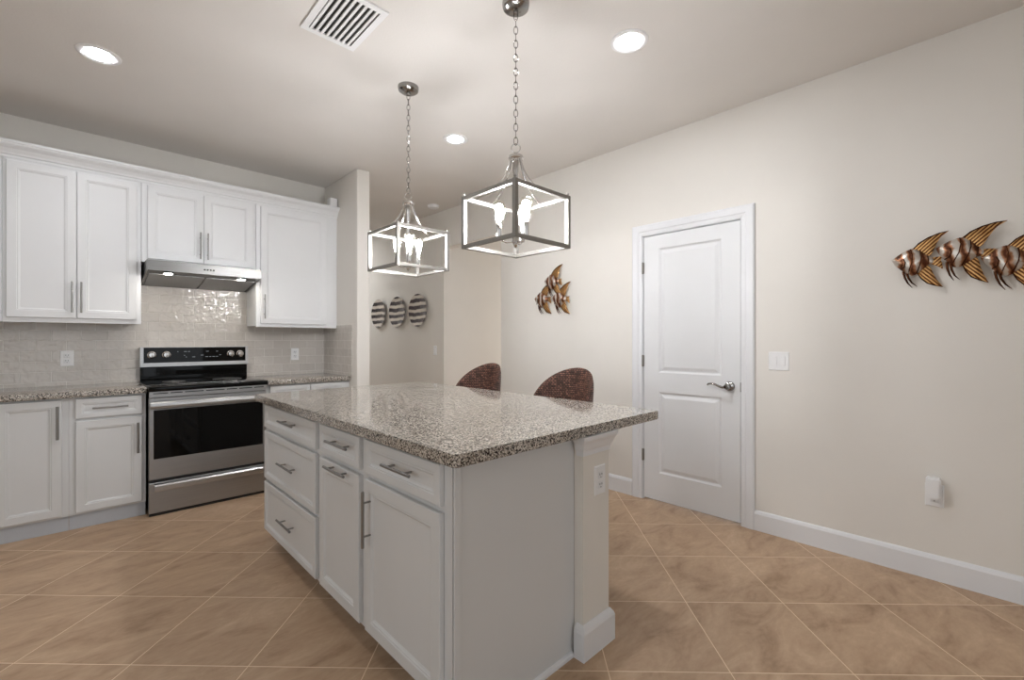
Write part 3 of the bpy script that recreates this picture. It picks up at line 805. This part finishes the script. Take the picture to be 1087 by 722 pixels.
# ================================================================== wall plates
def duplex(p, N, U, label, group=None, w=0.074, h=0.118, kind='outlet'):
    """p centre on the wall, N outwards, U across"""
    N = Vector(N); U = Vector(U); p = Vector(p); Z = Vector((0, 0, 1))
    t = thing('wall_outlet', label, 'outlet', tuple(p), group)
    b = B(); ringpanel(b, p - U*w/2 - Z*h/2 + N*0.005, U, Z, N, w, h, [(0, -0.004), (0.004, 0)], 0.005); obj('cover_plate', b, 'plastic', t)
    for dz in (0.020, -0.020):
        b = B(); ringpanel(b, p - U*0.017 + Z*(dz-0.014) + N*0.007, U, Z, N, 0.034, 0.028, [(0.0, -0.001), (0.002, 0)], 0.0025); r = obj('receptacle', b, 'plastic_shade', t)
        b = B()
        for du, zz, hh in ((-0.0065, 0.004, 0.008), (0.0065, 0.004, 0.007), (0, -0.008, 0.005)):
            ringpanel(b, p + U*(du-0.0014) + Z*(dz+zz-hh/2) + N*0.0076, U, Z, N, 0.0028, hh, [(0.0, 0.0)], 0.0008)
        obj('slots', b, 'dark', r)
    return t
duplex((-0.055, YB-0.008, 1.113), (0, -1, 0), (1, 0, 0), 'white outlet on the backsplash left of the range', 'outlets on the backsplash')
duplex((1.553, YB-0.008, 1.110), (0, -1, 0), (1, 0, 0), 'white outlet on the backsplash right of the range', 'outlets on the backsplash')
duplex((1.536, 1.078, 0.680), (0, -1, 0), (1, 0, 0), 'white outlet on the end of the island half wall')
duplex((XR, 0.163, 0.440), (-1, 0, 0), (0, -1, 0), 'white outlet low on the right wall below the fish sculpture')
def rocker(p, N, U, label, n=1):
    N = Vector(N); U = Vector(U); p = Vector(p); Z = Vector((0, 0, 1)); w = 0.07+0.046*(n-1); h = 0.118
    t = thing('light_switch', label, 'light switch', tuple(p))
    b = B(); ringpanel(b, p - U*w/2 - Z*h/2 + N*0.005, U, Z, N, w, h, [(0, -0.004), (0.004, 0)], 0.005); obj('cover_plate', b, 'plastic', t)
    for i in range(n):
        c = (i-(n-1)/2)*0.046
        b = B(); ringpanel(b, p + U*(c-0.0165) - Z*0.033 + N*0.0055, U, Z, N, 0.033, 0.066, [(0, 0.0), (0.002, -0.0015), (0.003, 0.002), (0.004, 0.0025)], 0.0015); obj('rocker', b, 'plastic', t)
rocker((XR, 0.888, 1.115), (-1, 0, 0), (0, -1, 0), 'white double rocker switch right of the pantry door', 2)
rocker((XR, 4.72, 1.12), (-1, 0, 0), (0, -1, 0), 'single white switch on the hall wall below the striped plates', 1)
# plug-in device in the low outlet
b = B()
cy, cz = 0.166, 0.484
prism(b, [(cy-0.030, cz-0.040), (cy-0.026, cz-0.052), (cy-0.012, cz-0.058), (cy+0.012, cz-0.058), (cy+0.026, cz-0.052), (cy+0.030, cz-0.040), (cy+0.029, cz+0.045), (cy+0.024, cz+0.055), (cy-0.024, cz+0.055), (cy-0.029, cz+0.045)], 0, XR-0.050, XR-0.0085, 0.008)
pi_ = tag(obj('plug_in_device', b, 'plastic', None, True, (XR-0.03, cy, cz)), 'white plug-in air freshener in the low outlet on the right wall', 'plug-in device')
pi_['_o'] = (XR-0.03, cy, cz)
# small white device on top of the cabinets
b = B(); box(b, 1.765, 1.838, 4.37, 4.45, 2.549, 2.635, 0.008)
cam_box = tag(obj('small_device', b, 'plastic', None, True, (1.80, 4.40, 2.549)), 'small white boxy device on the crown molding by the return wall', 'device')

# ================================================================== striped wall plates
for i, (y, r, mt, lb) in enumerate(((6.135, 0.208, 'disc1', 'striped dark and cream round plate farthest left on the hall wall'),
                                    (5.600, 0.212, 'disc2', 'striped dark and cream round plate in the middle of the three hall plates'),
                                    (5.075, 0.214, 'disc3', 'striped dark and cream round plate farthest right of the three hall plates'))):
    b = B(); lathe(b, [(0.03, 0.0), (0.06, 0.006), (r*0.8, 0.022), (r, 0.036), (r-0.002, 0.041), (r*0.8, 0.030), (r*0.45, 0.018), (0.001, 0.014)], (XR, y, 1.637), (-1, 0, 0), 48)
    o = obj('wall_plate', b, mt, None, True, (XR, y, 1.637)); tag(o, lb, 'wall decor', 'striped plates on the hall wall')

# ================================================================== metal fish
def poly_sheet(b, pts, x, t, bulge=0.0, rays=None):
    """fin: polygon in fish coordinates (a along, z up) given a thickness and a soft bulge at x"""
    n = len(pts); ca = sum(p[0] for p in pts)/n; cz = sum(p[1] for p in pts)/n
    f = [b.verts.new((x, -p[0], p[1])) for p in pts]; k = [b.verts.new((x+t, -p[0], p[1])) for p in pts]
    cf = b.verts.new((x-bulge, -ca, cz)); ck = b.verts.new((x+t-bulge*0.5, -ca, cz))
    for i in range(n):
        j = (i+1) % n
        b.faces.new((f[i], f[j], cf)); b.faces.new((k[j], k[i], ck)); b.faces.new((f[i], k[i], k[j], f[j]))
def smooth_poly(ctrl, sub=5):
    out = []; n = len(ctrl)
    for i in range(n):
        p0, p1, p2, p3 = (Vector(ctrl[(i+k-1) % n][:2]) for k in range(4))
        if len(ctrl[i]) > 2 or len(ctrl[(i+1) % n]) > 2:    # sharp point: straight-ish segment
            for q in range(sub):
                t = q/sub; out.append(tuple(p1.lerp(p2, t)))
            continue
        for q in range(sub):
            t = q/sub
            out.append(tuple(0.5*((2*p1)+(p2-p0)*t+(2*p0-5*p1+4*p2-p3)*t*t+(3*p1-p0-3*p2+p3)*t**3)))
    return out
def fish(parent, ny, nz, rot, sc, xoff, proto=None):
    X = -0.012
    body = smooth_poly([(0, 0, 1), (0.030, 0.024), (0.062, 0.044), (0.092, 0.050), (0.125, 0.030), (0.150, 0.004), (0.170, -0.010), (0.170, -0.034), (0.150, -0.042), (0.128, -0.066), (0.100, -0.088), (0.072, -0.090), (0.044, -0.062), (0.016, -0.030)])
    def add(name, b, mat, par):
        m3 = Matrix.Rotation(rot, 4, 'X') @ Matrix.Scale(sc, 4)
        bmesh.ops.transform(b, matrix=Matrix.Translation((XR+xoff, ny, nz)) @ m3, verts=b.verts)
        return obj(name, b, mat, par, True)
    # body: pillowed shell
    b = B(); rings = []; ca, cz = 0.085, -0.018
    for q, d in ((1.0, 0.0), (0.94, 0.010), (0.8, 0.018), (0.55, 0.026), (0.3, 0.029)):
        rings.append([b.verts.new((X-d, -(ca+(p[0]-ca)*q), cz+(p[1]-cz)*q)) for p in body])
    n = len(body)
    for r0, r1 in zip(rings, rings[1:]):
        for k in range(n): b.faces.new((r0[k], r0[(k+1) % n], r1[(k+1) % n], r1[k]))
    b.faces.new(rings[-1]); b.faces.new(rings[0])
    fb = add('fish', b, 'fish_body', parent)
    b = B(); poly_sheet(b, smooth_poly([(0.084, 0.040), (0.112, 0.074), (0.148, 0.098), (0.190, 0.115), (0.226, 0.122, 1), (0.200, 0.100), (0.184, 0.072), (0.172, 0.040), (0.156, 0.006), (0.130, 0.015)], 3), X-0.004, 0.002, 0.010); add('dorsal_fin', b, 'fish_fin', fb)
    b = B(); poly_sheet(b, smooth_poly([(0.104, -0.075), (0.120, -0.108), (0.144, -0.136), (0.172, -0.150), (0.204, -0.161, 1), (0.186, -0.130), (0.170, -0.094), (0.152, -0.048), (0.124, -0.052)], 3), X-0.004, 0.002, 0.010); add('anal_fin', b, 'fish_fin_low', fb)
    b = B(); poly_sheet(b, smooth_poly([(0.158, -0.012), (0.178, -0.004), (0.206, -0.004, 1), (0.196, -0.022), (0.202, -0.040), (0.204, -0.070, 1), (0.182, -0.052), (0.158, -0.036)], 3), X-0.003, 0.002, 0.006); add('tail_fin', b, 'fish_fin', fb)
    b = B()
    tube(b, [(X-0.006, -0.050, -0.068), (X-0.008, -0.056, -0.100), (X-0.008, -0.068, -0.130), (X-0.004, -0.086, -0.157)], [0.006, 0.0055, 0.004, 0.001], 8)
    tube(b, [(X-0.006, -0.064, -0.078), (X-0.008, -0.072, -0.106), (X-0.008, -0.086, -0.132), (X-0.004, -0.106, -0.152)], [0.006, 0.005, 0.0035, 0.001], 8)
    add('pelvic_fins', b, 'fish_dark', fb)
    # raised dark bands across the body and edge of the gill, eye
    b = B()
    for pts in ([(0.080, 0.047), (0.088, 0.015), (0.087, -0.025), (0.076, -0.060), (0.070, -0.088)], [(0.118, 0.034), (0.124, 0.005), (0.121, -0.030), (0.112, -0.060), (0.104, -0.083)],
                [(0.148, 0.004), (0.150, -0.018), (0.149, -0.040)], [(0.052, -0.002), (0.060, -0.022), (0.056, -0.046), (0.040, -0.058)]):
        path = []
        for a, z in pts:
            q = min(1, math.hypot((a-ca)/0.085, (z-cz)/0.072)); path.append((X-0.029*math.sqrt(max(0.0, 1-q*q))-0.0015, -a, z))
        tube(b, path, 0.0028, 6)
    tube(b, [(X-0.006, -a, z) for a, z in ((0.084, 0.041), (0.112, 0.075), (0.148, 0.099), (0.190, 0.116), (0.226, 0.1225))], [0.002, 0.003, 0.003, 0.0025, 0.001], 6)
    tube(b, [(X-0.006, -a, z) for a, z in ((0.104, -0.076), (0.120, -0.109), (0.144, -0.137), (0.172, -0.151), (0.204, -0.162))], [0.002, 0.003, 0.003, 0.0025, 0.001], 6)
    add('body_bands', b, 'fish_dark', fb)
    b = B(); lathe(b, [(0.001, 0.0), (0.006, 0.0), (0.005, 0.004), (0.001, 0.005)], (X-0.015, -0.034, 0.004), (-1, 0, 0), 12); add('eye', b, 'black', fb)
    # post that holds the fish off the wall
    b = B(); tube(b, [(-xoff/sc, -0.09, -0.02), (X, -0.09, -0.02)], 0.004, 6); add('wall_post', b, 'fish_dark', fb)
t = thing('fish_sculpture', 'row of three copper and silver angelfish swimming left on the right wall', 'wall decor', (XR, 0.15, 1.66), 'metal fish sculptures')
fish(t, 0.334, 1.684, 0, 1.0, -0.010); fish(t, 0.157, 1.723, math.radians(7.5), 1.04, -0.020); fish(t, -0.003, 1.654, math.radians(2), 1.03, -0.012)
t = thing('fish_sculpture', 'cluster of three bronze angelfish stacked in a triangle left of the pantry door', 'wall decor', (XR, 2.78, 1.65), 'metal fish sculptures')
fish(t, 2.998, 1.650, math.radians(-3), 1.03, -0.010); fish(t, 2.774, 1.639, math.radians(-3), 1.02, -0.014); fish(t, 2.859, 1.806, math.radians(-3), 1.02, -0.020)

# ================================================================== rattan stools
def stool(cx, cy, label):
    s = thing('counter_stool', label, 'stool', (cx, cy, 0), 'woven counter stools behind the island')
    # curved back shell that wraps the seat, open towards the island (-x)
    b = B(); uv = b.loops.layers.uv.new('UVMap'); nt_, nz = 40, 14; A = math.radians(98)
    grid = {}
    for side, R in ((0, 0.236), (1, 0.214)):
        for i in range(nt_+1):
            t = -1+2*i/nt_; th = t*A
            top = 0.79 + 0.272*(1-abs(t)**1.9)**0.80
            bot = 0.60
            for j in range(nz+1):
                z = bot+(top-bot)*j/nz; rr = R + 0.030*(z-0.6)/0.45
                edge = 0.010*max(0, (j/nz-0.86)/0.14)**2
                if side == 0: rr -= edge
                else: rr += edge
                grid[side, i, j] = (b.verts.new((cx+rr*math.cos(th)*0.92, cy+rr*math.sin(th)*0.91, z)), (th*R, z))
    def face(keys):
        f = b.faces.new([grid[k][0] for k in keys])
        for lp, k in zip(f.loops, keys): lp[uv].uv = grid[k][1]
    for i in range(nt_):
        for j in range(nz):
            face([(0, i, j), (0, i+1, j), (0, i+1, j+1), (0, i, j+1)]); face([(1, i, j), (1, i, j+1), (1, i+1, j+1), (1, i+1, j)])
        face([(0, i, nz), (0, i+1, nz), (1, i+1, nz), (1, i, nz)]); face([(0, i, 0), (1, i, 0), (1, i+1, 0), (0, i+1, 0)])
    for i in (0, nt_):
        for j in range(nz): face([(0, i, j), (0, i, j+1), (1, i, j+1), (1, i, j)])
    obj('backrest', b, 'rattan', s, 'all')
    b = B(); lathe(b, [(0.001, 0.56), (0.19, 0.56), (0.205, 0.575), (0.205, 0.615), (0.19, 0.63), (0.001, 0.632)], (cx-0.01, cy, 0), seg=36); obj('seat', b, 'darkwood', s, True)
    b = B(); lathe(b, [(0.001, 0.632), (0.185, 0.632), (0.198, 0.65), (0.185, 0.675), (0.10, 0.685), (0.001, 0.686)], (cx-0.01, cy, 0), seg=36); obj('cushion', b, 'cushion', s, True)
    for dx in (1, -1):
        for dy in (1, -1):
            b = B(); tube(b, [(cx+dx*0.135, cy+dy*0.135, 0.565), (cx+dx*0.185, cy+dy*0.185, 0.0)], [0.019, 0.013], 10); obj('leg', b, 'darkwood', s, True)
    b = B(); q = 0.165
    pp = [(cx+q, cy+q), (cx+q, cy-q), (cx-q, cy-q), (cx-q, cy+q)]
    for i in range(4): tube(b, [(*pp[i], 0.22), (*pp[(i+1) % 4], 0.22)], 0.009, 8)
    obj('foot_rail', b, 'darkwood', s, True)
    return s
stool(2.215, 1.885, 'brown woven rattan stool back on the right, nearer the pantry door')
stool(2.215, 2.760, 'brown woven rattan stool back on the left, nearer the hall')

for o in SC.objects:
    if '_o' in o: del o['_o']
